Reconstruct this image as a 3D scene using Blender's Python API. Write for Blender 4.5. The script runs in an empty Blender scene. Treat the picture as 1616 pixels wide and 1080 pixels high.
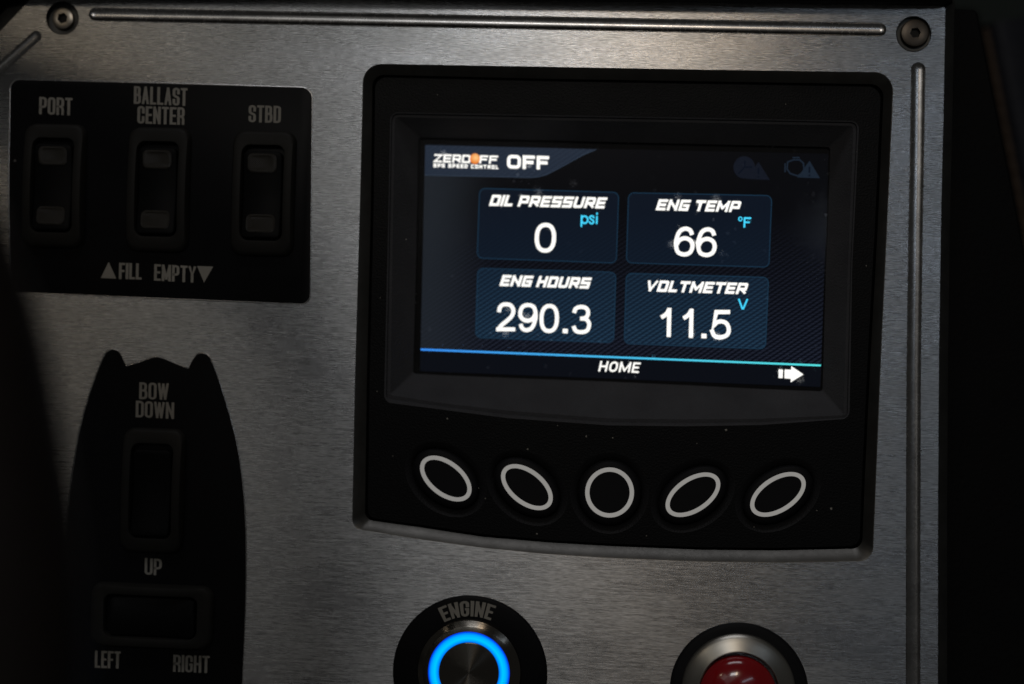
import bpy, bmesh, math, random
import numpy as np
from mathutils import Vector, Matrix, Euler

random.seed(7)
scene = bpy.context.scene
R = math.radians
MM = 0.001

# ------------------------------------------------------------------ camera
PW, PH = 1616.0, 1080.0            # size of the photograph, used to read positions off it
LENS, SENSOR = 50.0, 36.0
DIST = 0.386
ROLL, YAW = R(1.7), R(4.0)
cam_rot = Matrix.Rotation(YAW, 3, 'Y') @ Matrix.Rotation(ROLL, 3, 'Z')
cam_loc = cam_rot @ Vector((0, 0, DIST))
cd = bpy.data.cameras.new('camera')
cam = bpy.data.objects.new('camera', cd)
scene.collection.objects.link(cam)
cam.matrix_world = Matrix.Translation(cam_loc) @ cam_rot.to_4x4()
cd.lens = LENS; cd.sensor_width = SENSOR
cd.clip_start = 0.01; cd.clip_end = 20
cd.dof.use_dof = True
cd.dof.focus_distance = DIST - 0.003
cd.dof.aperture_fstop = 3.2
scene.camera = cam

# ------------------------------------------------------------------ world, lamps, exposure
w = bpy.data.worlds.new('World'); scene.world = w; w.use_nodes = True
w.node_tree.nodes['Background'].inputs[0].default_value = (0.66, 0.65, 0.62, 1)
w.node_tree.nodes['Background'].inputs[1].default_value = 0.030
scene.view_settings.view_transform = 'Standard'
scene.view_settings.look = 'None'
scene.view_settings.exposure = 0
scene.view_settings.gamma = 1
scene.view_settings.use_curve_mapping = False


def lamp(name, loc, target, sx, sy, power, col):
    l = bpy.data.lights.new(name, 'AREA')
    l.shape = 'RECTANGLE'; l.size = sx; l.size_y = sy
    l.energy = power; l.color = col
    o = bpy.data.objects.new(name, l); scene.collection.objects.link(o)
    o.location = loc
    o.rotation_euler = (Vector(target) - Vector(loc)).to_track_quat('-Z', 'Y').to_euler()
    return o


# lamps and pale windows of a dim workshop, plus added unseen fill lamps, all behind and above the photographer; each is placed by where
# its mirror image falls on the metal (panel metres x, y), its height over the panel z, size and radiance
def mirror_lamp(name, x, y, z, wx, wy, rad, col):
    k = z / cam_loc.z
    sx, sy = wx * (1 + k), wy * (1 + k)
    return lamp(name, (x + (x - cam_loc.x) * k, y + (y - cam_loc.y) * k, z), (0, 0, 0), sx, sy, rad * math.pi * sx * sy, col)


mirror_lamp('ceiling_or_fill_lamp', .004, .118, 1.9, .050, .034, 7.4, (0.96, 0.98, 1.0))
mirror_lamp('warm_lamp', .037, .112, 1.4, .014, .036, 17, (1.0, 0.79, 0.57))
mirror_lamp('window_lamp', .129, .055, 1.6, .013, .110, 2.8, (0.72, 0.84, 1.0))
mirror_lamp('warm_lamp', -.134, .126, 1.5, .026, .020, 5.5, (1.0, 0.82, 0.60))
mirror_lamp('ceiling_or_fill_lamp', -.030, .070, 2.3, .090, .080, .26, (0.96, 0.98, 1.0))  # broad dim fill, added to lift the metal's base tone
mirror_lamp('ceiling_or_fill_lamp', -.090, .100, 2.3, .060, .060, .55, (1.0, 0.97, 0.90))  # unseen broad fill, added to brighten the left of the panel
mirror_lamp('fill_lamp', -.054, -.030, 2.4, .022, .070, .28, (1.0, 0.98, 0.95))  # unseen fill, added to lift the lower metal left of the display
lamp('ceiling_or_fill_lamp', (-0.1, 1.9, 0.95), (0, 0, 0), 1.0, 0.4, 3.7, (0.95, 0.95, 1.0))


# ------------------------------------------------------------------ reading positions off the photograph
def P(px, py, z=0.0):
    """point of the place (metres) seen at pixel px,py and lying at height z millimetres over the panel face"""
    d = cam_rot @ Vector(((px - PW / 2) / PW * SENSOR, -(py - PH / 2) / PW * SENSOR, -LENS))
    t = (z * MM - cam_loc.z) / d.z
    return cam_loc + d * t


# ------------------------------------------------------------------ 2D outlines
def rounded(pts, n=8):
    """pts: (x, y[, radius]) closed outline -> list of points with filleted corners"""
    out = []
    m = len(pts)
    for i, p in enumerate(pts):
        r = p[2] if len(p) > 2 else 0
        if not r:
            out.append((p[0], p[1])); continue
        a = Vector(pts[i - 1][:2]) - Vector(p[:2]); b = Vector(pts[(i + 1) % m][:2]) - Vector(p[:2])
        la, lb = a.length, b.length
        a.normalize(); b.normalize()
        ang = a.angle(b)
        t = min(r / math.tan(ang / 2), la * .49, lb * .49)
        rr = t * math.tan(ang / 2)
        c = Vector(p[:2]) + (a + b).normalized() * (rr / math.sin(ang / 2))
        s = Vector(p[:2]) + a * t - c; e = Vector(p[:2]) + b * t - c
        sa = math.atan2(s.y, s.x); ea = math.atan2(e.y, e.x)
        d = (ea - sa + math.pi) % (2 * math.pi) - math.pi
        for k in range(n + 1):
            q = sa + d * k / n
            out.append((c.x + rr * math.cos(q), c.y + rr * math.sin(q)))
    return out


def ellipse(cx, cy, a, b, deg=0, n=64):
    t = R(deg); o = []
    for k in range(n):
        q = 2 * math.pi * k / n
        x, y = a * math.cos(q), b * math.sin(q)
        o.append((cx + x * math.cos(t) - y * math.sin(t), cy + x * math.sin(t) + y * math.cos(t)))
    return o


def stadium(p0, p1, r, n=12):
    """long slot between two centres"""
    p0, p1 = Vector(p0), Vector(p1)
    a = math.atan2(p1.y - p0.y, p1.x - p0.x)
    o = []
    for c, s in ((p0, a + math.pi / 2), (p1, a - math.pi / 2)):
        for k in range(n + 1):
            q = s + math.pi * k / n
            o.append((c.x + r * math.cos(q), c.y + r * math.sin(q)))
    return o


def lerp(A, B, t):
    return [(a[0] + (b[0] - a[0]) * t, a[1] + (b[1] - a[1]) * t) for a, b in zip(A, B)]


def catmull(pts, n=6, closed=False):
    out = []
    m = len(pts)
    rng = range(m if closed else m - 1)
    for i in rng:
        if closed:
            p = [pts[(i + k - 1) % m] for k in range(4)]
        else:
            p = [pts[max(0, min(m - 1, i + k - 1))] for k in range(4)]
        for k in range(n):
            t = k / n
            o = []
            for c in (0, 1):
                a, b, cc, d = (q[c] for q in p)
                o.append(.5 * (2 * b + (cc - a) * t + (2 * a - 5 * b + 4 * cc - d) * t * t + (3 * b - a - 3 * cc + d) * t ** 3))
            out.append(tuple(o))
    if not closed: out.append(tuple(pts[-1][:2]))
    return out


# ------------------------------------------------------------------ objects
class Thing:
    pass


def link(o, parent=None):
    scene.collection.objects.link(o)
    if parent is not None: o.parent = parent
    return o


def thing(name, loc, label, cat, group=None):
    o = bpy.data.objects.new(name, None); link(o)
    o.empty_display_size = 0.01
    o.location = loc
    o['label'] = label; o['category'] = cat
    if group: o['group'] = group
    return o


def tag(o, label, cat, group=None):
    o['label'] = label; o['category'] = cat
    if group: o['group'] = group
    return o


def world_loc(o):
    v = Vector(o.location)
    while o.parent is not None:
        o = o.parent; v += Vector(o.location)
    return v


def mesh_obj(name, verts, faces, mat, parent=None, origin=None, smooth=30):
    """verts in world metres; a child keeps its parent's origin unless one is given"""
    base = world_loc(parent) if parent is not None else Vector((0, 0, 0))
    org = Vector(origin) if origin is not None else (base.copy() if parent is not None else sum((Vector(v) for v in verts), Vector()) / len(verts))
    me = bpy.data.meshes.new(name)
    me.from_pydata([tuple(Vector(v) - org) for v in verts], [], faces)
    me.validate()
    bm = bmesh.new(); bm.from_mesh(me)
    bmesh.ops.recalc_face_normals(bm, faces=bm.faces)
    bm.to_mesh(me); bm.free()
    if smooth:
        for p in me.polygons: p.use_smooth = True
        me.set_sharp_from_angle(angle=R(smooth))
    me.materials.append(mat)
    o = bpy.data.objects.new(name, me); link(o, parent)
    o.location = org - base
    return o


class MB:
    """collects geometry in world metres"""
    def __init__(s): s.v = []; s.f = []

    def loop(s, pts, z):
        i = len(s.v)
        if callable(z): s.v += [P(p[0], p[1], z(p)) for p in pts]
        else: s.v += [P(p[0], p[1], z) for p in pts]
        return list(range(i, len(s.v)))

    def wloop(s, pts):
        i = len(s.v); s.v += [Vector(p) for p in pts]
        return list(range(i, len(s.v)))

    def bridge(s, A, B, closed=True):
        n = len(A)
        for k in range(n if closed else n - 1):
            j = (k + 1) % n
            s.f.append((A[k], A[j], B[j], B[k]))

    def loft(s, loops, cap0=False, cap1=False, closed=True):
        """loops: list of (pts, z)"""
        L = [s.loop(p, z) for p, z in loops]
        for a, b in zip(L, L[1:]): s.bridge(a, b, closed)
        if cap0: s.f.append(tuple(reversed(L[0])))
        if cap1: s.f.append(tuple(L[-1]))
        return L

    def wloft(s, loops, cap0=False, cap1=False, closed=True):
        L = [s.wloop(p) for p in loops]
        for a, b in zip(L, L[1:]): s.bridge(a, b, closed)
        if cap0: s.f.append(tuple(reversed(L[0])))
        if cap1: s.f.append(tuple(L[-1]))
        return L

    def sheet(s, outer, holes, z):
        """flat face with holes"""
        bm = bmesh.new()
        for lp in [outer] + holes:
            vs = [bm.verts.new(P(p[0], p[1], z)) for p in lp]
            for a, b in zip(vs, vs[1:] + vs[:1]): bm.edges.new((a, b))
        bmesh.ops.triangle_fill(bm, use_beauty=True, use_dissolve=False, edges=bm.edges[:])
        bm.verts.index_update()
        i = len(s.v)
        s.v += [v.co.copy() for v in bm.verts]
        for f in bm.faces: s.f.append(tuple(i + v.index for v in f.verts))
        bm.free()

    def ribbon(s, pts, wd, z, closed=False, cap=True, box=None, warp=None):
        pts = [Vector(p[:2]) for p in pts]
        q = [pts[0]]
        for p in pts[1:]:
            if (p - q[-1]).length > 1e-4: q.append(p)
        if closed and (q[0] - q[-1]).length < 1e-4: q.pop()
        pts = q; n = len(pts)
        if n < 2: return
        if not closed and cap:
            a = (pts[0] - pts[1]).normalized(); b = (pts[-1] - pts[-2]).normalized()
            pts[0] = pts[0] + a * wd / 2; pts[-1] = pts[-1] + b * wd / 2
        A, B = [], []
        for i in range(n):
            if closed: d0 = pts[i] - pts[i - 1]; d1 = pts[(i + 1) % n] - pts[i]
            else:
                d0 = pts[i] - pts[i - 1] if i else pts[1] - pts[0]
                d1 = pts[i + 1] - pts[i] if i < n - 1 else d0
            d0 = d0.normalized(); d1 = d1.normalized()
            nn = Vector((-d0.y, d0.x)) + Vector((-d1.y, d1.x))
            if nn.length < 1e-3: nn = Vector((-d0.y, d0.x))
            nn.normalize()
            c = max(.42, nn.dot(Vector((-d1.y, d1.x))))
            o = nn * (wd / 2 / c)
            A.append(tuple(pts[i] + o)); B.append(tuple(pts[i] - o))
        if box:
            cl = lambda p: (min(max(p[0], box[0]), box[2]), min(max(p[1], box[1]), box[3]))
            A = [cl(p) for p in A]; B = [cl(p) for p in B]
        if warp: A = [warp(p) for p in A]; B = [warp(p) for p in B]
        ia = s.loop(A, z); ib = s.loop(B, z)
        s.bridge(ia, ib, closed)

    def build(s, name, mat, parent=None, origin=None, smooth=30):
        return mesh_obj(name, s.v, s.f, mat, parent, origin, smooth)


# ------------------------------------------------------------------ materials
def mat(name):
    m = bpy.data.materials.new(name); m.use_nodes = True
    nt = m.node_tree
    return m, nt, nt.nodes['Principled BSDF']


def node(nt, typ, **kw):
    n = nt.nodes.new(typ)
    for k, v in kw.items():
        if k in n.inputs: n.inputs[k].default_value = v
        else: setattr(n, k, v)
    return n


def noise(nt, vec, scale, detail=3, rough=.5):
    n = node(nt, 'ShaderNodeTexNoise', Scale=scale, Detail=detail, Roughness=rough)
    nt.links.new(vec, n.inputs['Vector'])
    return n.outputs['Fac']


def mapping(nt, vec, scale=(1, 1, 1), rot=(0, 0, 0)):
    m = node(nt, 'ShaderNodeMapping'); m.inputs['Scale'].default_value = scale; m.inputs['Rotation'].default_value = rot
    nt.links.new(vec, m.inputs['Vector'])
    return m.outputs[0]


def ramp(nt, fac, stops):
    r = node(nt, 'ShaderNodeValToRGB')
    els = r.color_ramp.elements
    while len(els) < len(stops): els.new(.5)
    for e, (p, c) in zip(els, stops):
        e.position = p; e.color = (c, c, c, 1) if isinstance(c, (int, float)) else (*c, 1)
    nt.links.new(fac, r.inputs[0])
    return r.outputs[0]


def math_n(nt, op, a, b=None, c=None):
    n = node(nt, 'ShaderNodeMath', operation=op)
    for i, x in enumerate((a, b, c)):
        if x is None: continue
        if isinstance(x, (int, float)): n.inputs[i].default_value = x
        else: nt.links.new(x, n.inputs[i])
    return n.outputs[0]


def mixc(nt, f, a, b):
    n = node(nt, 'ShaderNodeMix', data_type='RGBA')
    for i, x in ((0, f), (6, a), (7, b)):
        if isinstance(x, (int, float)): n.inputs[i].default_value = x
        elif isinstance(x, tuple): n.inputs[i].default_value = (*x, 1)
        else: nt.links.new(x, n.inputs[i])
    return n.outputs[2]


def bump(nt, h, strength, dist, bs, normal=None):
    b = node(nt, 'ShaderNodeBump'); b.inputs['Strength'].default_value = strength; b.inputs['Distance'].default_value = dist
    nt.links.new(h, b.inputs['Height'])
    if normal is not None: nt.links.new(normal, b.inputs['Normal'])
    if bs is not None: nt.links.new(b.outputs[0], bs.inputs['Normal'])
    return b.outputs[0]


def geo_pos(nt):
    return node(nt, 'ShaderNodeNewGeometry').outputs['Position']


def m_brushed():
    m, nt, bs = mat('brushed_aluminium')
    pos = geo_pos(nt)
    # long fine horizontal hairlines in three widths
    n1 = noise(nt, mapping(nt, pos, (260, 4800, 900), (0, 0, R(.3))), 1, 4, .65)
    n2 = noise(nt, mapping(nt, pos, (110, 2000, 400), (0, 0, R(-.5))), 1, 3, .6)
    n3 = noise(nt, mapping(nt, pos, (520, 7500, 900)), 1, 2, .5)
    blot = noise(nt, mapping(nt, pos, (25, 60, 25)), 1, 4, .6)
    h = math_n(nt, 'ADD', math_n(nt, 'MULTIPLY', n1, .6), math_n(nt, 'MULTIPLY', n2, .25))
    h = math_n(nt, 'ADD', h, math_n(nt, 'MULTIPLY', n3, .55))
    st = ramp(nt, math_n(nt, 'MULTIPLY', h, .72), [(.40, 0.0), (.60, 1.0)])
    col = mixc(nt, st, (.28, .28, .28), (.78, .78, .78))
    col = mixc(nt, ramp(nt, blot, [(.40, 0.0), (.75, .22)]), col, (.40, .385, .36))
    nt.links.new(col, bs.inputs['Base Color'])
    bs.inputs['Metallic'].default_value = 1
    rg = math_n(nt, 'ADD', .275, math_n(nt, 'MULTIPLY', math_n(nt, 'SUBTRACT', blot, .5), .18))
    rg = math_n(nt, 'ADD', rg, math_n(nt, 'MULTIPLY', math_n(nt, 'SUBTRACT', n2, .5), .14))
    nt.links.new(rg, bs.inputs['Roughness'])
    bs.inputs['Anisotropic'].default_value = .92
    t = node(nt, 'ShaderNodeCombineXYZ'); t.inputs[1].default_value = 1
    nt.links.new(t.outputs[0], bs.inputs['Tangent'])
    bump(nt, h, .35, .00008, bs)
    return m


def m_machined(name='machined_aluminium', col=(.34, .33, .30), rough=.36, relief=.15, metal=1):
    m, nt, bs = mat(name)
    pos = geo_pos(nt)
    n = noise(nt, pos, 900, 4, .6)
    b = noise(nt, pos, 130, 4, .6)
    c = mixc(nt, ramp(nt, b, [(.35, 0.0), (.7, 1.0)]), col, tuple(x * .7 for x in col))
    nt.links.new(c, bs.inputs['Base Color'])
    bs.inputs['Metallic'].default_value = metal
    nt.links.new(math_n(nt, 'ADD', rough - .08, math_n(nt, 'MULTIPLY', n, .18)), bs.inputs['Roughness'])
    if relief: bump(nt, n, relief, .00005, bs)
    return m


def m_spun(name, col, rough=.28, aniso=.85):
    """turned metal: rings round the object's own axis"""
    m, nt, bs = mat(name)
    bs.inputs['Base Color'].default_value = (*col, 1)
    bs.inputs['Metallic'].default_value = 1
    bs.inputs['Roughness'].default_value = rough
    bs.inputs['Anisotropic'].default_value = aniso
    tc = node(nt, 'ShaderNodeTexCoord').outputs['Object']
    no = node(nt, 'ShaderNodeVectorMath', operation='NORMALIZE'); nt.links.new(mapping(nt, tc, (1, 1, 0)), no.inputs[0])
    nt.links.new(no.outputs[0], bs.inputs['Tangent'])
    ln = node(nt, 'ShaderNodeVectorMath', operation='LENGTH'); nt.links.new(mapping(nt, tc, (1, 1, 0)), ln.inputs[0])
    wv = noise(nt, ln.outputs['Value'], 1, 1)
    n = node(nt, 'ShaderNodeTexNoise', noise_dimensions='1D', Scale=5200.0, Detail=2.0)
    nt.links.new(ln.outputs['Value'], n.inputs['W'])
    bump(nt, n.outputs['Fac'], .2, .00004, bs)
    return m


def m_plastic(name, col, rough=.5, grain=2600, gs=.35, gd=.0001, speck=0.0, spec=.14):
    m, nt, bs = mat(name)
    pos = geo_pos(nt)
    n = noise(nt, pos, grain, 2, .5)
    b = noise(nt, pos, 90, 4, .6)
    c = mixc(nt, b, tuple(x * .75 for x in col), tuple(x * 1.3 for x in col))
    if speck:
        v = node(nt, 'ShaderNodeTexVoronoi', Scale=150.0, Randomness=1.0)
        nt.links.new(pos, v.inputs['Vector'])
        sep = node(nt, 'ShaderNodeSeparateColor'); nt.links.new(v.outputs['Color'], sep.inputs[0])
        near = math_n(nt, 'LESS_THAN', math_n(nt, 'ADD', v.outputs['Distance'], math_n(nt, 'MULTIPLY', n, .10)), .095)
        pick = math_n(nt, 'GREATER_THAN', sep.outputs[0], 1 - speck)
        c = mixc(nt, math_n(nt, 'MULTIPLY', near, pick), c, (.16, .15, .14))
    nt.links.new(c, bs.inputs['Base Color'])
    nt.links.new(math_n(nt, 'ADD', rough - .06, math_n(nt, 'MULTIPLY', b, .12)), bs.inputs['Roughness'])
    bs.inputs['Specular IOR Level'].default_value = spec
    if gs: bump(nt, n, gs, gd, bs)
    return m


def m_emit(name, col, strength, var=0.0):
    m = bpy.data.materials.new(name); m.use_nodes = True; nt = m.node_tree
    nt.nodes.clear()
    e = node(nt, 'ShaderNodeEmission'); e.inputs[0].default_value = (*col, 1); e.inputs[1].default_value = strength
    if var:
        n = noise(nt, geo_pos(nt), 1400, 1)
        nt.links.new(math_n(nt, 'MULTIPLY', math_n(nt, 'ADD', 1 - var / 2, math_n(nt, 'MULTIPLY', n, var)), strength), e.inputs[1])
    o = node(nt, 'ShaderNodeOutputMaterial'); nt.links.new(e.outputs[0], o.inputs[0])
    return m


def weave(nt, pos):
    """carbon twill drawn on the display: short dashes stacked in diagonal ribs"""
    sep = node(nt, 'ShaderNodeSeparateXYZ'); nt.links.new(pos, sep.inputs[0])
    x = math_n(nt, 'MULTIPLY', sep.outputs[0], 1 / .00190)
    y = math_n(nt, 'MULTIPLY', sep.outputs[1], 1 / .00130)
    d = math_n(nt, 'FRACT', math_n(nt, 'SUBTRACT', x, y))
    rib = math_n(nt, 'MULTIPLY', d, math_n(nt, 'SUBTRACT', 1.0, d))
    rib = math_n(nt, 'MULTIPLY', rib, 4)
    row = math_n(nt, 'FRACT', math_n(nt, 'MULTIPLY', sep.outputs[1], 1 / .00065))
    row = math_n(nt, 'MULTIPLY', math_n(nt, 'MULTIPLY', row, math_n(nt, 'SUBTRACT', 1.0, row)), 4)
    return math_n(nt, 'MULTIPLY', math_n(nt, 'POWER', rib, 2.2), math_n(nt, 'ADD', .2, math_n(nt, 'MULTIPLY', row, .8))), sep


def m_lcd(name, low, high, weave_col, wy0, wy1, strength=1.0, bias=None):
    """lit display picture: flat colour with the woven picture showing more towards its lower half"""
    m = bpy.data.materials.new(name); m.use_nodes = True; nt = m.node_tree; nt.nodes.clear()
    pos = geo_pos(nt)
    wv, sep = weave(nt, pos)
    mr = node(nt, 'ShaderNodeMapRange'); nt.links.new(sep.outputs[1], mr.inputs[0])
    mr.inputs[1].default_value = wy0; mr.inputs[2].default_value = wy1; mr.inputs[3].default_value = 1; mr.inputs[4].default_value = 0
    base = mixc(nt, mr.outputs[0], high, low)
    f = math_n(nt, 'MULTIPLY', wv, mr.outputs[0])
    c = mixc(nt, f, base, weave_col)
    if bias:
        mx = node(nt, 'ShaderNodeMapRange', interpolation_type='SMOOTHSTEP'); nt.links.new(sep.outputs[0], mx.inputs[0])
        mx.inputs[1].default_value = bias[0]; mx.inputs[2].default_value = bias[1]; mx.inputs[3].default_value = 1; mx.inputs[4].default_value = 0
        c = mixc(nt, math_n(nt, 'MULTIPLY', mx.outputs[0], .75), c, bias[2])
    e = node(nt, 'ShaderNodeEmission'); nt.links.new(c, e.inputs[0]); e.inputs[1].default_value = strength
    g = node(nt, 'ShaderNodeBsdfGlossy'); g.inputs[0].default_value = (.008, .008, .008, 1); g.inputs['Roughness'].default_value = .3
    a = node(nt, 'ShaderNodeAddShader'); nt.links.new(e.outputs[0], a.inputs[0]); nt.links.new(g.outputs[0], a.inputs[1])
    o = node(nt, 'ShaderNodeOutputMaterial'); nt.links.new(a.outputs[0], o.inputs[0])
    return m


def m_glass():
    """front pane: clear, with smeared spots and dust that scatter the light of the display"""
    m = bpy.data.materials.new('screen_glass'); m.use_nodes = True; nt = m.node_tree; nt.nodes.clear()
    pos = geo_pos(nt)
    t = node(nt, 'ShaderNodeBsdfTransparent')
    g = node(nt, 'ShaderNodeBsdfGlossy'); g.inputs['Roughness'].default_value = .06
    fr = node(nt, 'ShaderNodeFresnel', IOR=1.16)   # anti-glare coating
    mix = node(nt, 'ShaderNodeMixShader'); nt.links.new(fr.outputs[0], mix.inputs[0])
    nt.links.new(t.outputs[0], mix.inputs[1]); nt.links.new(g.outputs[0], mix.inputs[2])
    nz = noise(nt, pos, 1500, 3, .7)
    warpv = node(nt, 'ShaderNodeVectorMath', operation='MULTIPLY_ADD')
    nc = node(nt, 'ShaderNodeTexNoise', Scale=900.0, Detail=3.0); nt.links.new(pos, nc.inputs['Vector'])
    nt.links.new(nc.outputs['Color'], warpv.inputs[0]); warpv.inputs[1].default_value = (.0016, .0016, 0); nt.links.new(pos, warpv.inputs[2])
    msk = None
    for px, py, r in ((1058, 386, 9), (1098, 383, 6), (850, 301, 10), (1070, 309, 8), (1130, 311, 9), (798, 528, 8), (801, 489, 6), (1091, 527, 8), (1133, 531, 10),
                      (1264, 601, 8), (1231, 585, 6), (832, 500, 7), (1103, 322, 6), (905, 290, 9), (700, 240, 6), (836, 262, 6), (1140, 400, 6)):
        c = P(px, py, -11.5)
        dd = node(nt, 'ShaderNodeVectorMath', operation='DISTANCE'); nt.links.new(warpv.outputs[0], dd.inputs[0])
        dd.inputs[1].default_value = (c.x + .0008, c.y + .0008, c.z)
        m1 = node(nt, 'ShaderNodeMapRange', interpolation_type='SMOOTHSTEP'); nt.links.new(dd.outputs['Value'], m1.inputs[0])
        m1.inputs[1].default_value = 0; m1.inputs[2].default_value = r * .000185; m1.inputs[3].default_value = 1; m1.inputs[4].default_value = 0
        msk = m1.outputs[0] if msk is None else math_n(nt, 'MAXIMUM', msk, m1.outputs[0])
    msk = math_n(nt, 'MULTIPLY', msk, ramp(nt, nz, [(.38, .15), (.62, 1.0)]))
    v = node(nt, 'ShaderNodeTexVoronoi', Scale=520.0); nt.links.new(warpv.outputs[0], v.inputs['Vector'])
    sep = node(nt, 'ShaderNodeSeparateColor'); nt.links.new(v.outputs['Color'], sep.inputs[0])
    area = ramp(nt, noise(nt, pos, 40, 3, .6), [(.42, 0.1), (.62, 1.0)])
    spot = math_n(nt, 'LESS_THAN', v.outputs['Distance'], math_n(nt, 'MULTIPLY', sep.outputs[1], .30))
    spot = math_n(nt, 'MULTIPLY', math_n(nt, 'MULTIPLY', spot, math_n(nt, 'GREATER_THAN', sep.outputs[0], .45)), area)
    msk = math_n(nt, 'MAXIMUM', msk, math_n(nt, 'MULTIPLY', spot, .45))
    rf = node(nt, 'ShaderNodeBsdfTranslucent'); df = node(nt, 'ShaderNodeBsdfDiffuse')
    nt.links.new(mixc(nt, msk, (0.0, 0.0, 0.0), (.95, .95, .95)), rf.inputs[0])
    nt.links.new(mixc(nt, msk, (0.0, 0.0, 0.0), (.04, .04, .04)), df.inputs[0])
    a1 = node(nt, 'ShaderNodeAddShader'); nt.links.new(mix.outputs[0], a1.inputs[0]); nt.links.new(rf.outputs[0], a1.inputs[1])
    a2 = node(nt, 'ShaderNodeAddShader'); nt.links.new(a1.outputs[0], a2.inputs[0]); nt.links.new(df.outputs[0], a2.inputs[1])
    o = node(nt, 'ShaderNodeOutputMaterial'); nt.links.new(a2.outputs[0], o.inputs[0])
    return m


def m_lens():
    m, nt, bs = mat('switch_lens')
    pos = geo_pos(nt)
    sep = node(nt, 'ShaderNodeSeparateXYZ'); nt.links.new(pos, sep.inputs[0])
    gx = math_n(nt, 'SINE', math_n(nt, 'MULTIPLY', sep.outputs[0], 2 * math.pi / .00058))
    gy = math_n(nt, 'SINE', math_n(nt, 'MULTIPLY', sep.outputs[1], 2 * math.pi / .00058))
    h = math_n(nt, 'MULTIPLY', gx, gy)
    bs.inputs['Base Color'].default_value = (.030, .026, .019, 1)
    bs.inputs['Roughness'].default_value = .32
    bump(nt, h, .6, .0002, bs)
    return m


M = dict(
    brushed=m_brushed(),
    machined=m_machined('machined_aluminium', (.105, .102, .094), .36, .12, .8),
    groove=m_machined('groove_aluminium', (.60, .59, .58), .24, 0),
    edge=m_machined('plate_edge', (.10, .10, .095), .45),
    housing=m_plastic('textured_black_plastic', (.0028, .0030, .0034), .48, 1900, .6, .00016, speck=0),
    slope=m_plastic('screen_surround', (.064, .064, .068), .6, 1900, .9, .0002, speck=.02, spec=.05),
    dish=m_plastic('button_surround', (.016, .016, .017), .5, 1800, .9, .0002),
    keypad=m_plastic('black_rubber', (.008, .008, .009), .55, 3000, .3, .0001),
    decal=m_plastic('black_print', (.0045, .0045, .0052), .42, 900, .1, .00004, speck=.03, spec=.12),
    bezel=m_plastic('switch_frame_plastic', (.017, .016, .014), .55, 2600, .4, .0001, spec=.15),
    rocker=m_plastic('switch_rocker_plastic', (.006, .006, .006), .5, 2600, .25, .00006, spec=.08),
    print_grey=m_plastic('grey_print', (.30, .28, .24), .6, 2600, 0, 0),
    ring_white=m_plastic('white_ring_print', (.80, .78, .74), .5, 2600, 0, 0),   # weak emission added below to brighten this print
    console=m_plastic('console_vinyl', (.004, .004, .004), .65, 900, .4, .0003, spec=.1),
    pad=m_plastic('padded_vinyl', (.022, .023, .028), .5, 500, .5, .0006),
    screw=m_spun('screw_steel', (.40, .36, .30), .32, .5),
    dark_screw=m_spun('dark_steel', (.10, .085, .07), .38, .5),  # darker steel tone used on one screw
    socket=m_plastic('socket_shadow', (.02, .018, .015), .4, 2000, 0, 0),
    steel=m_spun('turned_steel', (.26, .24, .21), .20, .96),
    satin=m_spun('satin_steel', (.50, .48, .43), .34, .6),
    glass=m_glass(),
    lens=m_lens(),
    white=m_emit('display_white', (1.0, .985, .94), 1.15, .1),
    cyan=m_emit('display_cyan', (.06, .66, .98), 1.1, .1),
    icon=m_emit('display_dim_icon', (.011, .018, .030), 1.0, .3),
    iconf=m_emit('display_faint_icon', (.0075, .0095, .016), 1.0, .3),
    ink=m_emit('display_dark', (.004, .006, .012), 1.0),
    rimline=m_emit('tile_outline', (.010, .034, .065), 1.0),
)


def m_blue_ring():
    m = bpy.data.materials.new('blue_light_ring'); m.use_nodes = True; nt = m.node_tree; nt.nodes.clear()
    tc = node(nt, 'ShaderNodeTexCoord').outputs['Object']
    ln = node(nt, 'ShaderNodeVectorMath', operation='LENGTH'); nt.links.new(mapping(nt, tc, (1, 1, 0)), ln.inputs[0])
    mr = node(nt, 'ShaderNodeMapRange'); nt.links.new(ln.outputs['Value'], mr.inputs[0])
    mr.inputs[1].default_value = .0079; mr.inputs[2].default_value = .0109
    r = node(nt, 'ShaderNodeValToRGB'); nt.links.new(mr.outputs[0], r.inputs[0])
    e = r.color_ramp.elements
    e[0].position = 0; e[0].color = (.0, .035, .62, 1)
    e[1].position = 1; e[1].color = (.0, .05, .75, 1)
    for p, c in ((.22, (.0, .30, 1)), (.45, (.0, .56, 1.0)), (.72, (.0, .42, 1.0)), (.9, (0, .20, .95))):
        q = e.new(p); q.color = (*c, 1)
    em = node(nt, 'ShaderNodeEmission'); nt.links.new(r.outputs[0], em.inputs[0]); em.inputs[1].default_value = 1.05
    o = node(nt, 'ShaderNodeOutputMaterial'); nt.links.new(em.outputs[0], o.inputs[0])
    return m


def m_red():
    m, nt, bs = mat('red_button_enamel')
    pos = geo_pos(nt)
    c = mixc(nt, noise(nt, pos, 200, 3), (.26, .004, .008), (.34, .007, .012))
    nt.links.new(c, bs.inputs['Base Color'])
    bs.inputs['Roughness'].default_value = .16
    bs.inputs['Coat Weight'].default_value = .6; bs.inputs['Coat Roughness'].default_value = .05
    return m


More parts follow.
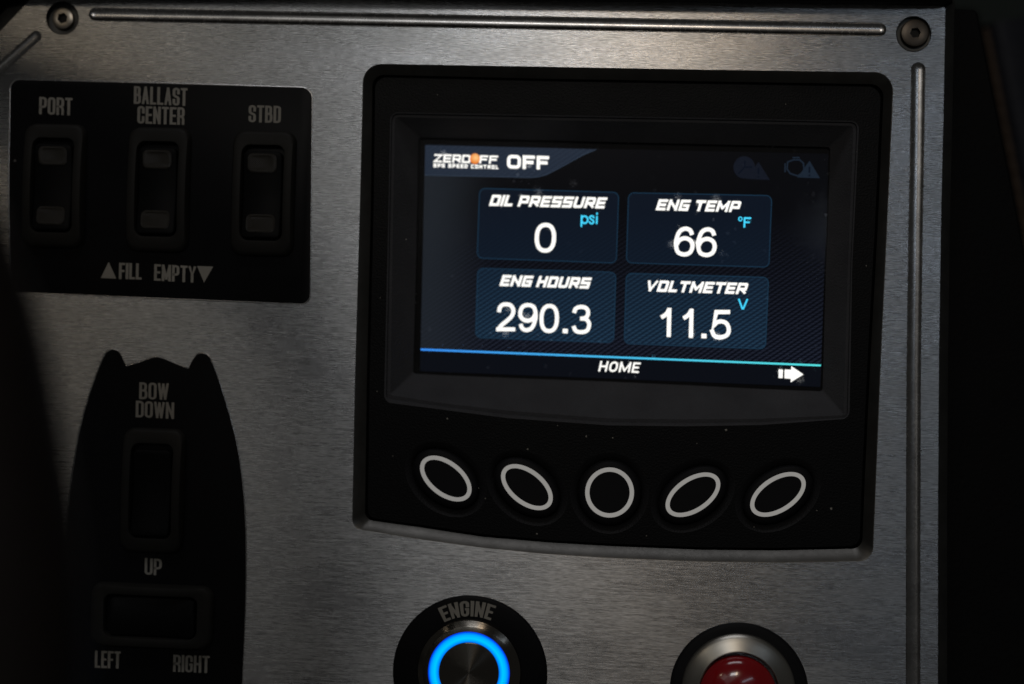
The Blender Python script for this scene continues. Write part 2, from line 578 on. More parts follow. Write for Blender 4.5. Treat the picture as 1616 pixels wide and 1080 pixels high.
def m_line():
    m = bpy.data.materials.new('display_blue_line'); m.use_nodes = True; nt = m.node_tree; nt.nodes.clear()
    sep = node(nt, 'ShaderNodeSeparateXYZ'); nt.links.new(geo_pos(nt), sep.inputs[0])
    mr = node(nt, 'ShaderNodeMapRange'); nt.links.new(sep.outputs[0], mr.inputs[0])
    mr.inputs[1].default_value = -.025; mr.inputs[2].default_value = .085
    c = mixc(nt, mr.outputs[0], (.045, .30, 1.0), (.10, .80, .80))
    em = node(nt, 'ShaderNodeEmission'); nt.links.new(c, em.inputs[0])
    o = node(nt, 'ShaderNodeOutputMaterial'); nt.links.new(em.outputs[0], o.inputs[0])
    return m


def m_orange():
    m = bpy.data.materials.new('display_orange_ball'); m.use_nodes = True; nt = m.node_tree; nt.nodes.clear()
    tc = node(nt, 'ShaderNodeTexCoord').outputs['Object']
    ln = node(nt, 'ShaderNodeVectorMath', operation='DISTANCE'); nt.links.new(tc, ln.inputs[0]); ln.inputs[1].default_value = (.0002, .0003, 0)
    mr = node(nt, 'ShaderNodeMapRange'); nt.links.new(ln.outputs['Value'], mr.inputs[0])
    mr.inputs[1].default_value = 0.0; mr.inputs[2].default_value = .0016
    c = mixc(nt, mr.outputs[0], (1.0, .62, .25), (.85, .20, .02))
    em = node(nt, 'ShaderNodeEmission'); nt.links.new(c, em.inputs[0])
    o = node(nt, 'ShaderNodeOutputMaterial'); nt.links.new(em.outputs[0], o.inputs[0])
    return m


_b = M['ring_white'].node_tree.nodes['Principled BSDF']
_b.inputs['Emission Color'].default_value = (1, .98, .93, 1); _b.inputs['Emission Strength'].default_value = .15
M['blue_ring'] = m_blue_ring(); M['red'] = m_red(); M['line'] = m_line(); M['orange'] = m_orange()

# ------------------------------------------------------------------ lettering drawn with strokes
G = {  # in a unit box; a trailing r rounds that corner, a leading c closes the stroke
    'A': (1.05, ["0,0 .5,1", ".5,1 1,0", ".25,.28 .75,.28"]),
    'B': (1, ["c 0,.52 0,1 .9,1r .9,.52r", "c 0,0 0,.52 1,.52r 1,0r"]),
    'C': (1, ["1,.66 1,1r 0,1r 0,0r 1,0r 1,.34"]),
    'D': (1, ["c 0,0 0,1 1,1r 1,0r"]),
    'E': (.85, ["1,1 0,1 0,0 1,0", "0,.51 .85,.51"]),
    'F': (.85, ["1,1 0,1 0,0", "0,.5 .85,.5"]),
    'G': (1, ["1,.7 1,1r 0,1r 0,0r 1,0r 1,.46 .82,.46"]),
    'H': (1, ["0,0 0,1", "1,0 1,1", "0,.5 1,.5"]),
    'I': (0, ["0,0 0,1"]),
    'L': (.82, ["0,1 0,0 1,0"]),
    'M': (1.4, ["0,0 0,1", "1,0 1,1", "0,1 .5,.1", ".5,.1 1,1"]),
    'N': (1.05, ["0,0 0,1", "1,0 1,1", "0,1 1,0"]),
    'O': (1, ["c 0,0r 0,1r 1,1r 1,0r"]),
    'P': (1, ["0,0 0,1 1,1r 1,.42r 0,.42"]),
    'R': (1, ["0,0 0,1 1,1r 1,.48r 0,.48", ".55,.48 1,.36r 1,0"]),
    'S': (1, ["1,.72 1,1r 0,1r 0,.56r 1,.44r 1,0r 0,0r 0,.28"]),
    'T': (.95, ["0,1 1,1", ".5,1 .5,0"]),
    'U': (1, ["0,1 0,0r 1,0r 1,1"]),
    'V': (1.05, ["0,1 .5,0", ".5,0 1,1"]),
    'W': (1.55, ["0,1 .25,0", ".25,0 .5,.97", ".5,.97 .75,0", ".75,0 1,1"]),
    'Y': (1.05, ["0,1 .5,.42 1,1", ".5,.42 .5,0"]),
    'Z': (1, ["0,1 1,1 0,0 1,0"]),
}
GT = dict(G)  # wide squared face of the display captions
GT.update({
    'S': (1, ["1,1 0,1 0,.5 1,.5 1,0 0,0"]),
    'R': (1, ["0,0 0,1 1,1r 1,.42 0,.42", ".45,.42 1,0"]),
    'P': (1, ["0,0 0,1 1,1r 1,.38 0,.38"]),
    'G': (1, ["1,1 0,1 0,0 1,0 1,.48 .5,.48"]),
    'C': (1, ["1,1 0,1 0,0 1,0"]),
    'E': (.95, ["1,1 0,1 0,0 1,0", "0,.5 .9,.5"]),
    'O': (1, ["c 0,0 0,1 1,1r 1,0"]),
    'T': (1, ["0,1 1,1", ".5,1 .5,0"]),
    'M': (1.25, ["0,0 0,1", "1,0 1,1", "0,1 .5,.28", ".5,.28 1,1"]),
    'V': (1.05, ["0,1 .45,0", ".45,0 1,1"]),
})


def parse(s):
    closed = s.startswith('c ')
    if closed: s = s[2:]
    pts = []
    for t in s.split():
        r = t.endswith('r')
        x, y = t.rstrip('r').split(',')
        pts.append((float(x), float(y), r))
    return pts, closed


def round_open(pts, rad):
    """fillet flagged corners of an open or closed polyline given in pixels"""
    pts, closed = pts
    if closed:
        return rounded([(x, y, rad if r else 0) for x, y, r in pts], 5), True
    out = []
    for i, (x, y, r) in enumerate(pts):
        if not r or i in (0, len(pts) - 1): out.append((x, y)); continue
        sub = rounded([(pts[i - 1][0], pts[i - 1][1]), (x, y, rad), (pts[i + 1][0], pts[i + 1][1])], 5)
        out += sub[1:-1]
    return out, False


def write(mb, text, p0, p1, h, sw, z, wr=.42, gap=.12, rad=2.5, slant=0.0, table=G, up=(.02, -1), place=None, space=.3, hs=1.0):
    """one line of lettering whose foot runs from p0 to p1 (pixels), h pixels tall, strokes sw pixels wide"""
    L = math.hypot(p1[0] - p0[0], p1[1] - p0[1])
    ws = []
    for ch in text:
        ws.append(space * h if ch == ' ' else (sw + table[ch][0] * (wr * h)))
    g = gap * h
    tot = sum(ws) + g * (len(text) - 1)
    L -= abs(slant) * h
    k = (L - 0) / tot
    ux, uy = (p1[0] - p0[0]) / math.hypot(p1[0] - p0[0], p1[1] - p0[1]), (p1[1] - p0[1]) / math.hypot(p1[0] - p0[0], p1[1] - p0[1])
    x = 0; n = 0
    def warp(p):
        lx, ly = p[0], p[1] / hs
        lx += slant * ly
        return place(lx, ly) if place else (p0[0] + lx * ux + ly * up[0], p0[1] + lx * uy + ly * up[1])
    for ch, w_ in zip(text, ws):
        if ch != ' ':
            gw = w_ * k
            for s in table[ch][1]:
                pts, closed = parse(s)
                q = []
                for gx, gy, r in pts:
                    lx = x + sw / 2 + gx * max(0, gw - sw); ly = sw / 2 + gy * (h * hs - sw)
                    if table[ch][0] == 0: lx = x + gw / 2
                    q.append((lx, ly, r))
                diag = any(abs(a[0] - b[0]) > 1e-3 and abs(a[1] - b[1]) > 1e-3 for a, b in zip(q, q[1:])) and len(q) < 6 and ch in 'NMWVAZYR'
                pl, c = round_open((q, closed), rad)
                mb.ribbon(pl, sw * (.9 if diag else 1), z + n * .004, closed=c, box=(x - (sw * .35 if diag else 0), 0, x + gw + (sw * .35 if diag else 0), h * hs) if table[ch][0] else None, warp=warp)
                n += 1
        x += (w_ + g) * k


D = {  # numerals of the readings: smooth strokes in a unit box
    '0': [('c', [(.5 + .5 * math.copysign(abs(math.cos(t)) ** .85, math.cos(t)), .5 + .5 * math.copysign(abs(math.sin(t)) ** .85, math.sin(t))) for t in [2 * math.pi * k / 40 for k in range(40)]])],
    '1': [('l', [(1, 0), (1, 1)]), ('s', [(.04, .70), (.45, .78), (.75, .88), (.93, 1.0)])],
    '2': [('s', [(.03, .69), (.09, .88), (.28, .985), (.5, 1), (.76, .97), (.95, .83), (.97, .67), (.84, .5), (.55, .33), (.2, .15), (.03, .0)]), ('l', [(0, 0), (1, 0)])],
    '3': [('s', [(.03, .76), (.13, .93), (.45, 1), (.78, .95), (.92, .79), (.84, .61), (.62, .545), (.42, .535)]),
          ('s', [(.5, .535), (.8, .51), (.98, .37), (.98, .2), (.84, .05), (.5, 0), (.17, .05), (.01, .24)])],
    '5': [('m', [(.93, 1), (.22, 1), (.085, .47), (.28, .595), (.55, .63), (.85, .55), (1, .32), (.9, .1), (.5, 0), (.15, .06), (0, .24)])],
    '6': [('s', [(.95, .76), (.82, .94), (.53, 1), (.22, .9), (.04, .62), (.01, .35), (.14, .09), (.5, 0), (.85, .08), (.99, .31), (.88, .53), (.54, .63), (.2, .55), (.03, .36)])],
}
D['9'] = [(k, [(1 - x, 1 - y) for x, y in p]) for k, p in D['6']]


def digit(mb, ch, x0, x1, ytop, ybot, sw, z):
    """box in pixels; strokes stay inside it"""
    lean = .02
    n = 0
    for kind, pts in D[ch]:
        q = [(x0 + sw / 2 + x * (x1 - x0 - sw) + lean * (y - .5) * (ybot - ytop) + 0,
              ybot - sw / 2 - y * (ybot - ytop - sw)) for x, y in pts]
        if kind == 's': q = catmull(q, 6)
        if kind == 'm': q = q[:2] + catmull(q[2:], 6)
        mb.ribbon(q, sw, z + n * .004, closed=(kind == 'c'), cap=(kind != 's' or ch == '5'))
        n += 1


# ================================================================== structure round the panel
# console the panel is screwed to
mb = MB()
cons = rounded([(-900, -140), (1496, -60), (1500, 14, 6), (1542, 16, 10), (1556, 90), (1566, 140), (1578, 200), (1592, 270), (1606, 340), (1622, 430), (1650, 570), (1690, 810), (1705, 1700), (-900, 1700)], 8)
mb.loft([(cons, -125), (cons, -16), (lerp(cons, [(808, 540)] * len(cons), .004), -15)], cap1=True)
o = mb.build('dash_console', M['console']); o['kind'] = 'structure'
# far floor of the cockpit seen past the console
mb = MB(); mb.loft([([(-3000, -2500), (4600, -2500), (4600, 3400), (-3000, 3400)], -900)], cap1=True)
o = mb.build('floor', m_plastic('floor_carpet', (.035, .042, .037), .9, 300, .4, .002)); o['kind'] = 'structure'

# hood over the top edge of the panel
def edge_y(x): return -8 + (x + 60) * (17.0 / 1550)
mb = MB()
xs = [-400 + i * 95 for i in range(20)] + [1488, 1497, 1503]
prof = [(8, -15), (3.5, -15), (.5, 0), (-.5, 4.2), (-4, 6.4), (-14, 7.6), (-40, 8.8), (-120, 9), (-260, 4), (-260, -15)]
rows = []
for x in xs:
    s = 1 if x < 1480 else (.9 if x < 1492 else (.75 if x < 1500 else .5))
    rows.append([P(x, edge_y(x) + a - 1 - (1 - s) * 6, z * s if z > 0 else z) for a, z in prof])
mb.wloft(rows, cap0=True, cap1=True)
o = mb.build('dash_hood', M['console']); tag(o, 'black padded hood along the top edge of the metal panel', 'hood')

# ================================================================== aluminium panel
disp_out = rounded([(573, 100.5, 30), (860, 105.6), (1130, 110.5), (1411, 114.5, 30), (1400, 360), (1390.6, 560), (1382.5, 760), (1377.3, 886, 24),
                    (1230, 888.5), (1108, 887), (960, 881), (860, 874.5), (762, 865), (659, 851), (555.5, 834, 17), (560, 600), (568, 320)], 10)
disp_in = rounded([(588, 118, 18), (860, 124.6), (1130, 129), (1395, 133.5, 20), (1385, 360), (1374, 560), (1364.5, 760), (1360.5, 866, 17),
                   (1225, 869), (1108, 868), (960, 862), (860, 856), (762, 847.5), (659, 832), (576, 820.5, 15), (579, 600), (585.5, 320)], 10)
g_top = stadium((151, 23), (1388, 47), 10.8)
g_right = stadium((1449, 110), (1449 - 3, 300), 12)
def slot_curve(pts, r, n=12):
    """slot that follows a bent centre line"""
    v = [Vector(p) for p in pts]
    o = []
    a0 = v[1] - v[0]; ang = math.atan2(a0.y, a0.x)
    left, right = [], []
    for i, p in enumerate(v):
        d = (v[min(i + 1, len(v) - 1)] - v[max(i - 1, 0)]).normalized()
        nn = Vector((-d.y, d.x)); left.append(p + nn * r); right.append(p - nn * r)
    for k in range(n + 1):
        q = ang + math.pi / 2 + math.pi * k / n
        o.append((v[0].x + r * math.cos(q), v[0].y + r * math.sin(q)))
    o += [tuple(p) for p in right[1:-1]]
    a1 = v[-1] - v[-2]; ang = math.atan2(a1.y, a1.x)
    for k in range(n + 1):
        q = ang - math.pi / 2 + math.pi * k / n
        o.append((v[-1].x + r * math.cos(q), v[-1].y + r * math.sin(q)))
    o += [tuple(p) for p in reversed(left[1:-1])]
    return o
RG = [(1449, 110), (1447, 250), (1445, 350), (1443.2, 480), (1441.8, 600), (1441.2, 800), (1441, 1000), (1441, 1230)]
DG = [(57, 57.5), (0, 109), (-60, 165), (-90, 230), (-95, 1230)]
g_right = slot_curve(RG, 11.5)
g_diag = slot_curve(DG, 8.8)
bore_l = ellipse(98.5, 29, 26, 26.5, n=48)
bore_r = ellipse(1442, 54, 28, 28.5, n=48)
outline = rounded([(55, -8, 6), (700, -1), (1100, 4), (1492, 9, 7), (1488.5, 200), (1485.5, 320), (1481.8, 560), (1480.3, 800), (1480, 1080), (1480, 1290, 8),
                   (-180, 1290, 8), (-150, 210, 20)], 6)
out_low = rounded([(48, -24, 6), (700, -16), (1100, -11), (1506.5, -6, 10), (1502.5, 200), (1499.5, 320), (1496, 560), (1494.5, 800), (1494.5, 1080), (1494.5, 1305, 8),
                   (-196, 1305, 8), (-166, 190, 20)], 6)
panel_loc = P(808, 540, 0)
panel = thing('dashboard_panel', panel_loc, 'brushed aluminium dash panel with milled grooves and a large cut-out round the lit display', 'panel')
mb = MB()
mb.sheet(outline, [disp_out, g_top, g_right, g_diag, bore_l, bore_r], 0)
mb.build('face_plate', M['brushed'], panel, smooth=0)
mb = MB()
mb.loft([(outline, 0), (lerp(outline, out_low, .12), -.08), (out_low, -1.4), (out_low, -15)])
mb.build('plate_edge', M['edge'], panel)
mb = MB()
mb.loft([(disp_out, 0), (lerp(disp_out, disp_in, .07), -.05), (disp_in, -2.4), (disp_in, -5.5)])
mb.build('chamfer', M['machined'], panel)


def groove(pts_fn, depth, name='groove'):
    mb = MB()
    loops = [(pts_fn(1.0), 0)]
    for k in range(1, 9):
        a = k / 9 * math.pi / 2
        loops.append((pts_fn(max(.02, math.cos(a))), -depth * math.sin(a)))
    loops.append((pts_fn(.02), -depth))
    mb.loft(loops, cap1=True)
    return mb.build(name, M['groove'], panel, smooth=50)


groove(lambda t: stadium((151, 23), (1388, 47), 10.8 * t), .95)
groove(lambda t: slot_curve(RG, 11.5 * t), .95)
groove(lambda t: slot_curve(DG, 8.8 * t), .85)
for c, r in (((98.5, 29), 26.2), ((1442, 54), 28.2)):
    mb = MB()
    E = lambda t: ellipse(c[0], c[1], r * t, r * t * 1.012, n=48)
    mb.loft([(E(1), 0), (E(.97), -.15), (E(.95), -2.2), (E(.60), -2.3)], cap1=True)
    mb.build('screw_pocket', M['edge'], panel)


# screws (socket heads sunk in the pockets)
def revolve(mb, c, prof, n=64, ell=1.0):
    """prof: (radius mm, z mm) round a centre in world metres"""
    loops = []
    for r, z in prof:
        loops.append([Vector((c.x + r * MM * math.cos(2 * math.pi * k / n), c.y + r * MM * ell * math.sin(2 * math.pi * k / n), z * MM)) for k in range(n)])
    return loops


def screw(cx, cy, r, label, turn, metal='screw', hs=.46):
    c = P(cx, cy, -1.2); c.z = -2.2 * MM
    t = thing('cap_screw', c, label, 'screw', 'screws in the corners of the panel')
    mb = MB()
    L = revolve(mb, c, [(r, -2.2), (r, -1.1), (r * .97, -.85), (r * .88, -.72), (r * .56, -.70)], 48)
    hexr = r * hs
    hx = [Vector((c.x + hexr * MM * max(.0, 1) * math.cos(a + turn) / max(.866, math.cos(((a) % (math.pi / 3)) - math.pi / 6)) * .93,
                  c.y + hexr * MM * math.sin(a + turn) / max(.866, math.cos(((a) % (math.pi / 3)) - math.pi / 6)) * .93, 0)) for a in [2 * math.pi * k / 48 for k in range(48)]]
    # align the hexagon ring with the revolve ring
    sh = int(round(turn / (2 * math.pi) * 48))
    hx = hx[-sh:] + hx[:-sh] if sh else hx
    h0 = [Vector((p.x, p.y, -.72 * MM)) for p in hx]
    mb.wloft(L + [h0])
    mb.build('head', M[metal], t, origin=c)
    mb = MB()
    h1 = [Vector((p.x, p.y, -2.0 * MM)) for p in hx]
    mb.wloft([h0, h1], cap1=True)
    mb.build('hex_socket', M['socket'], t, origin=c)
    return t


screw(99.5, 29.5, 3.05, 'bright hex socket screw beside the cut-off corner of the panel', .3)
screw(1444, 52.5, 3.75, 'dark hex socket screw in the square corner of the panel', .1, 'dark_screw', .36)

# ================================================================== black printed plates with lettering
mb = MB()
plate = rounded([(16.5, 126, 15), (250, 132.5), (492, 139.5, 17), (488.5, 480, 15), (250, 470), (16, 460.5, 15), (14, 300)], 8)
t = thing('ballast_plate', P(253, 303, 0), 'black rounded plate lettered PORT, BALLAST CENTER and STBD over three switches', 'plate', None)
mb.loft([(plate, 0), (plate, .14), (lerp(plate, [(253, 303)] * len(plate), .006), .20)], cap1=True)
mb.build('backing', M['decal'], t)
for txt, a, b, h in (('PORT', (61.5, 180.5), (114, 182.5), 27.5), ('BALLAST', (211, 164), (295.5, 167.5), 28),
                     ('CENTER', (216.5, 195), (291, 197.5), 27.5), ('STBD', (392, 193), (443, 194.5), 27),
                     ('FILL', (187.5, 440.5), (223.5, 441.5), 25.5), ('EMPTY', (243, 443), (309, 446.5), 26)):
    mb = MB(); write(mb, txt, a, b, h, 4.3, .22, wr=.30, gap=.06, rad=4.2, hs=1.25)
    mb.build('lettering', M['print_grey'], t, smooth=0)
for tri in ([(159, 439), (183.5, 440), (171.5, 413.5)], [(311, 420), (336.5, 421), (322, 446.5)]):
    mb = MB(); mb.loft([(tri, .22), (lerp(tri, [(sum(p[0] for p in tri) / 3, sum(p[1] for p in tri) / 3)] * 3, .02), .24)], cap1=True)
    mb.build('arrow_mark', M['print_grey'], t, smooth=0)

def lip(pts, c, name='engraved_edge'):
    mb = MB()
    def grow(d): return [(p[0] + (p[0] - c[0]) / max(1, math.hypot(p[0] - c[0], p[1] - c[1])) * d, p[1] + (p[1] - c[1]) / max(1, math.hypot(p[0] - c[0], p[1] - c[1])) * d) for p in pts]
    mb.loft([(grow(2.6), .004), (grow(1.7), .07), (grow(.9), .10), (grow(-.2), .02)])
    return mb.build(name, M['groove'], panel, smooth=60)


lip(plate, (253, 303))
hull_px = [(163, 566), (168, 557, 0), (177, 552), (186, 554.5), (191, 561), (199.5, 579), (222, 572), (240, 565.5), (248, 564), (256, 566), (275, 574), (297, 583),
           (303, 571), (310, 561), (318, 558), (326, 560), (331.5, 566), (337, 579), (345, 601), (354, 630), (361.5, 655), (370, 688), (376.5, 721), (381, 755), (384.5, 790),
           (387, 840), (387.5, 900), (386.5, 960), (384.5, 1010), (381.5, 1080), (373, 1190), (360, 1270), (130, 1270), (117, 1190), (108, 1080), (104, 1010), (101, 930), (102, 860), (105.5, 815),
           (113, 755), (124, 690), (133, 652), (142, 622), (153, 590)]
t = thing('hull_plate', P(244, 800, 0), 'black boat hull shaped plate lettered BOW DOWN, UP, LEFT and RIGHT', 'plate')
mb = MB()
hp = [(p[0], p[1]) for p in hull_px]
lip(hp, (244, 820))
mb.loft([(hp, 0), (hp, .15)])
mb.sheet(hp, [], .15)
mb.build('backing', M['decal'], t, smooth=0)
for txt, a, b, h in (('BOW', (219.5, 630), (266, 631.5), 26.5), ('DOWN', (214, 658.5), (274.5, 661.5), 26), ('UP', (228, 907), (255, 908.5), 26),
                     ('LEFT', (149, 1054), (190, 1055.5), 27), ('RIGHT', (273, 1060.5), (330.5, 1062.5), 27)):
    mb = MB(); write(mb, txt, a, b, h, 4.2, .18, wr=.30, gap=.06, rad=4.2, hs=1.25)
    mb.build('lettering', M['print_grey'], t, smooth=0)


# ================================================================== rocker switches (local millimetres, origin on the plate)
def rrect(w_, h_, r, n=6):
    return rounded([(-w_ / 2, -h_ / 2, r), (w_ / 2, -h_ / 2, r), (w_ / 2, h_ / 2, r), (-w_ / 2, h_ / 2, r)], n)


def dense(pts, step=1.2):
    out = []
    for a, b in zip(pts, pts[1:] + pts[:1]):
        n = max(1, int(math.hypot(b[0] - a[0], b[1] - a[1]) / step))
        for k in range(n): out.append((a[0] + (b[0] - a[0]) * k / n, a[1] + (b[1] - a[1]) * k / n))
    return out


def local_loft(name, loops, material, parent, cap1=True, cap0=False, smooth=35, ztop=None):
    """loops of (x, y) mm with z mm or z(x, y)"""
    v, f, L = [], [], []
    for pts, z in loops:
        i = len(v)
        v += [(x * MM, y * MM, (z(x, y) if callable(z) else z) * MM) for x, y in pts]
        L.append(list(range(i, len(v))))
    for a, b in zip(L, L[1:]):
        n = len(a)
        for k in range(n):
            j = (k + 1) % n; f.append((a[k], a[j], b[j], b[k]))
    if cap1:
        # strips across so that a curved top stays curved
        top = L[-1]; n = len(top)
        lo = min(range(n), key=lambda k: (round(v[top[k]][1], 7), v[top[k]][0]))
        ring = top[lo:] + top[:lo]
        if v[ring[1]][0] < v[ring[0]][0]: ring = [ring[0]] + ring[:0:-1]
        i, j = 0, n - 1
        while j - i > 1:
            if v[ring[i + 1]][1] <= v[ring[j]][1]: f.append((ring[i], ring[i + 1], ring[j])); i += 1
            else: f.append((ring[i], ring[j], ring[j - 1])) ; j -= 1
    me = bpy.data.meshes.new(name); me.from_pydata(v, [], f); me.validate()
    bm = bmesh.new(); bm.from_mesh(me); bmesh.ops.recalc_face_normals(bm, faces=bm.faces); bm.to_mesh(me); bm.free()
    for p in me.polygons: p.use_smooth = True
    me.set_sharp_from_angle(angle=R(smooth))
    me.materials.append(material)
    o = bpy.data.objects.new(name, me); link(o, parent)
    return o


def make_switch(loc, label, group, W=17.4, H=34.4, lenses=True, rot=0.0, name='rocker_switch'):
    t = thing(name, loc, label, 'switch', group)
    t.rotation_euler.z = rot
    outer = dense(rrect(W, H, 3.2)); n = len(outer)
    sc = lambda kx, ky, dy=0: [(x * kx, y * ky + dy) for x, y in outer]
    top = lambda x, y: 3.5 - 1.7 * (abs(y) / (H / 2)) ** 2.2           # gently arched rim
    topi = lambda x, y: 3.4 - 1.7 * (abs(y) / (H / 2)) ** 2.2
    kx, ky = .67, .755
    local_loft('frame', [(outer, .2), (sc(.975, .985), lambda x, y: top(x, y) * .72), (sc(.93, .962), lambda x, y: top(x, y) * .95), (sc(.87, .93), top),
                         (sc(kx + .05, ky + .03), top), (sc(kx + .015, ky + .008), topi), (sc(kx, ky), lambda x, y: topi(x, y) - .35), (sc(kx, ky), .3)], M['bezel'], t, cap1=False)
    # rocker: two faces meeting in a shallow valley, upper end standing up
    rk = dense(rrect(W * .615, H * .69, 1.3)); q = lambda k, l: [(x * k - .2, y * l - .5) for x, y in rk]
    rz = lambda x, y: 1.55 + 1.0 * (abs(y + .5) / (H * .345)) ** 1.6 - .012 * y
    o = local_loft('rocker', [(q(1, 1), .3), (q(1, 1), lambda x, y: rz(x, y) - .55), (q(.97, .985), lambda x, y: rz(x, y) - .16), (q(.92, .965), rz)], M['rocker'], t)
    if lenses:
        for cy, hh in ((8.15, 5.1), (-8.35, 5.0)):
            ln = dense(rrect(W * .46, hh, 1.5), .8)
            qq = lambda k, c=cy: [(x * k - .3, y * k + c) for x, y in ln]
            local_loft('lens', [(qq(1.0), lambda x, y: rz(x, y) - .1), (qq(1), lambda x, y: rz(x, y) + .18), (qq(.93), lambda x, y: rz(x, y) + .3), (qq(.80), lambda x, y: rz(x, y) + .3),
                                (qq(.74), lambda x, y: rz(x, y) + .14)], M['lens'], t)
    return t


def copy_tree(o, parent=None):
    c = o.copy(); scene.collection.objects.link(c)
    c.parent = parent
    for ch in o.children: copy_tree(ch, c)
    return c


swg = 'rocker switches with two lenses'
s0 = make_switch(P(417, 306, 0.2), 'rocker switch with two dull lenses under the word STBD', swg)
for (px, py), lb in (((252, 300), 'rocker switch with two dull lenses under the words BALLAST CENTER'), ((88, 294), 'rocker switch with two dull lenses under the word PORT')):
    c = copy_tree(s0); c.location = P(px, py, .2); c['label'] = lb
swp = 'plain black rocker switches'
s1 = make_switch(P(243, 774, 0.2), 'plain black upright rocker switch between the words DOWN and UP', swp, lenses=False, name='rocker_switch')
c = copy_tree(s1); c.location = P(241, 971, .2); c.rotation_euler.z = R(90); c['label'] = 'plain black sideways rocker switch above the words LEFT and RIGHT'

# ================================================================== display unit
disp = thing('display_unit', P(975, 500, -5.5), 'black dash display with a lit screen of engine readings and five ringed buttons', 'display')
shrink = lambda L, t, c=(975, 495): lerp(L, [c] * len(L), t)
face_out = shrink(disp_in, .006)
recess = rounded([(616, 177, 13), (860, 181.5), (1100, 186), (1356, 191, 13), (1345, 420), (1340.5, 661, 13), (1200, 671), (1080, 673), (960, 671.5), (800, 660), (700, 647), (606, 635, 13), (611, 420)], 6)
slope_t = rounded([(621, 183.5, 6), (860, 188), (1100, 192), (1349, 197, 6), (1340, 420), (1333, 657.5, 4), (1200, 663.5), (1080, 665), (960, 663.5), (800, 651), (700, 639), (614, 625.5, 4), (617, 420)], 6)
glass_o = rounded([(660.5, 217.5, 5), (860, 222), (1100, 227.5), (1310.5, 232.5, 5), (1303.5, 420), (1298, 618, 5), (1200, 614), (1080, 608), (960, 602.5), (800, 596.5), (700, 592.5), (652, 590, 5), (656.5, 420)], 6)
btn = [(703.5, 755.5, 46.6, 27.5, 38), (831.5, 769, 46.8, 27.6, 38), (962, 777.5, 38.3, 39.3, 0), (1093.5, 781, 48, 27.6, -33), (1227.7, 780.5, 48.6, 27.8, -32.5)]
dim = [ellipse(cx, cy + 1, a + 24, b + 25, d) for cx, cy, a, b, d in btn]
mb = MB()
mb.loft([(disp_in, -5.0), (face_out, -4.9), (face_out, -3.0), (shrink(disp_in, .011), -2.6)])
mb.sheet(shrink(disp_in, .011), [recess] + dim, -2.6)
mb.build('housing', M['housing'], disp, smooth=40)
for (cx, cy, a, b, d), dm in zip(btn, dim):   # shallow dish round each button
    mb = MB()
    mb.loft([(dm, -2.6), (ellipse(cx, cy + 1, a + 22, b + 23, d), -2.75), (ellipse(cx, cy, a + 17, b + 18, d), -3.4), (ellipse(cx, cy, a + 13, b + 14, d), -3.9), (ellipse(cx, cy, a + 12, b + 12, d), -5)], cap1=True)
    mb.build('button_dish', M['dish'], disp, smooth=60)
for cx, cy, a, b, d in btn:
    c = P(cx, cy, -3)
    mb = MB()
    E = lambda k: ellipse(cx, cy, a + k, b + k, d)
    mb.loft([(E(11.5), -4.9), (E(11.5), -2.5), (E(10), -1.9), (E(7), -1.55), (E(2.5), -1.38), (E(1.2), -1.35)])
    mb.sheet(E(1.2), [], -1.35)
    bt = mb.build('button', M['keypad'], disp, origin=c, smooth=60)
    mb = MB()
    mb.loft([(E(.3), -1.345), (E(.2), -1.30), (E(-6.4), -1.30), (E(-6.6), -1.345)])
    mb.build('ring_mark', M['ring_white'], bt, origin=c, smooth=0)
mb = MB()
mb.loft([(recess, -2.6), (lerp(recess, slope_t, .35), -2.75), (lerp(recess, slope_t, .6), -3.5), (slope_t, -3.4), (lerp(slope_t, glass_o, .05), -3.35), (lerp(slope_t, glass_o, .97), -11.1), (glass_o, -11.25), (glass_o, -12.5)])
mb.build('screen_surround', M['slope'], disp, smooth=25)

mb = MB()
for x, y, r in ((706, 661, 2.3), (755, 771, 1.6), (766, 787, 1.3), (925, 689, 2.2), (967, 691, 1.8), (641, 378, 1.5), (847, 843, 1.6), (1289, 806, 1.4), (1312, 803, 2.4), (1146, 679, 2.2),
                (833, 709, 1.8), (595, 618, 1.4), (1190, 832, 1.2), (1020, 846, 1.1), (690, 150, 1.1), (1240, 165, 1.2), (1367, 420, 1.2), (600, 470, 1.3), (1352, 240, 1.0), (880, 672, 1.2), (1100, 700, 1.2), (620, 720, 1.2)):
    n = 7; pts = []
    for k in range(n):
        q = 2 * math.pi * k / n; rr = r * random.uniform(.45, 1.1)
        pts.append((x + rr * math.cos(q), y + rr * math.sin(q)))
    mb.loft([(pts, -2.57), (lerp(pts, [(x, y)] * n, .4), -2.5)], cap1=True)
o = mb.build('dust', M['print_grey'], disp, smooth=0); o['kind'] = 'stuff'

# screen: dark border, lit picture, pane
scr_c = P(980, 415, -11.9)
mb = MB(); mb.loft([(glass_o, -12.5)], cap1=True)
screen = mb.build('screen', M['keypad'], disp, origin=scr_c, smooth=0)
lcd = [(671, 229), (1307.5, 243), (1294.5, 611), (663, 586)]
y_mid = P(980, 330, -12.3).y; y_bot = P(980, 545, -12.3).y
x_l = P(670, 400, -12.3).x; x_m = P(790, 400, -12.3).x
mb = MB(); mb.loft([(lcd, -12.3)], cap1=True)
mb.build('lit_picture', m_lcd('display_background', (.0006, .0010, .0030), (.0008, .0010, .0020), (.015, .019, .034), y_bot, y_mid, 1.0, bias=(x_l, x_m, (.014, .018, .024))), screen, smooth=0)
mb = MB(); mb.sheet([(671, 229), (941, 236), (920, 245), (897, 257.5), (880, 267), (862, 276), (850, 279.3), (837, 280.5), (670.3, 276.5)], [], -12.26)
mb.build('header_bar', m_lcd('display_header', (.012, .019, .034), (.012, .019, .034), (.02, .03, .05), 1, 2), screen, smooth=0)
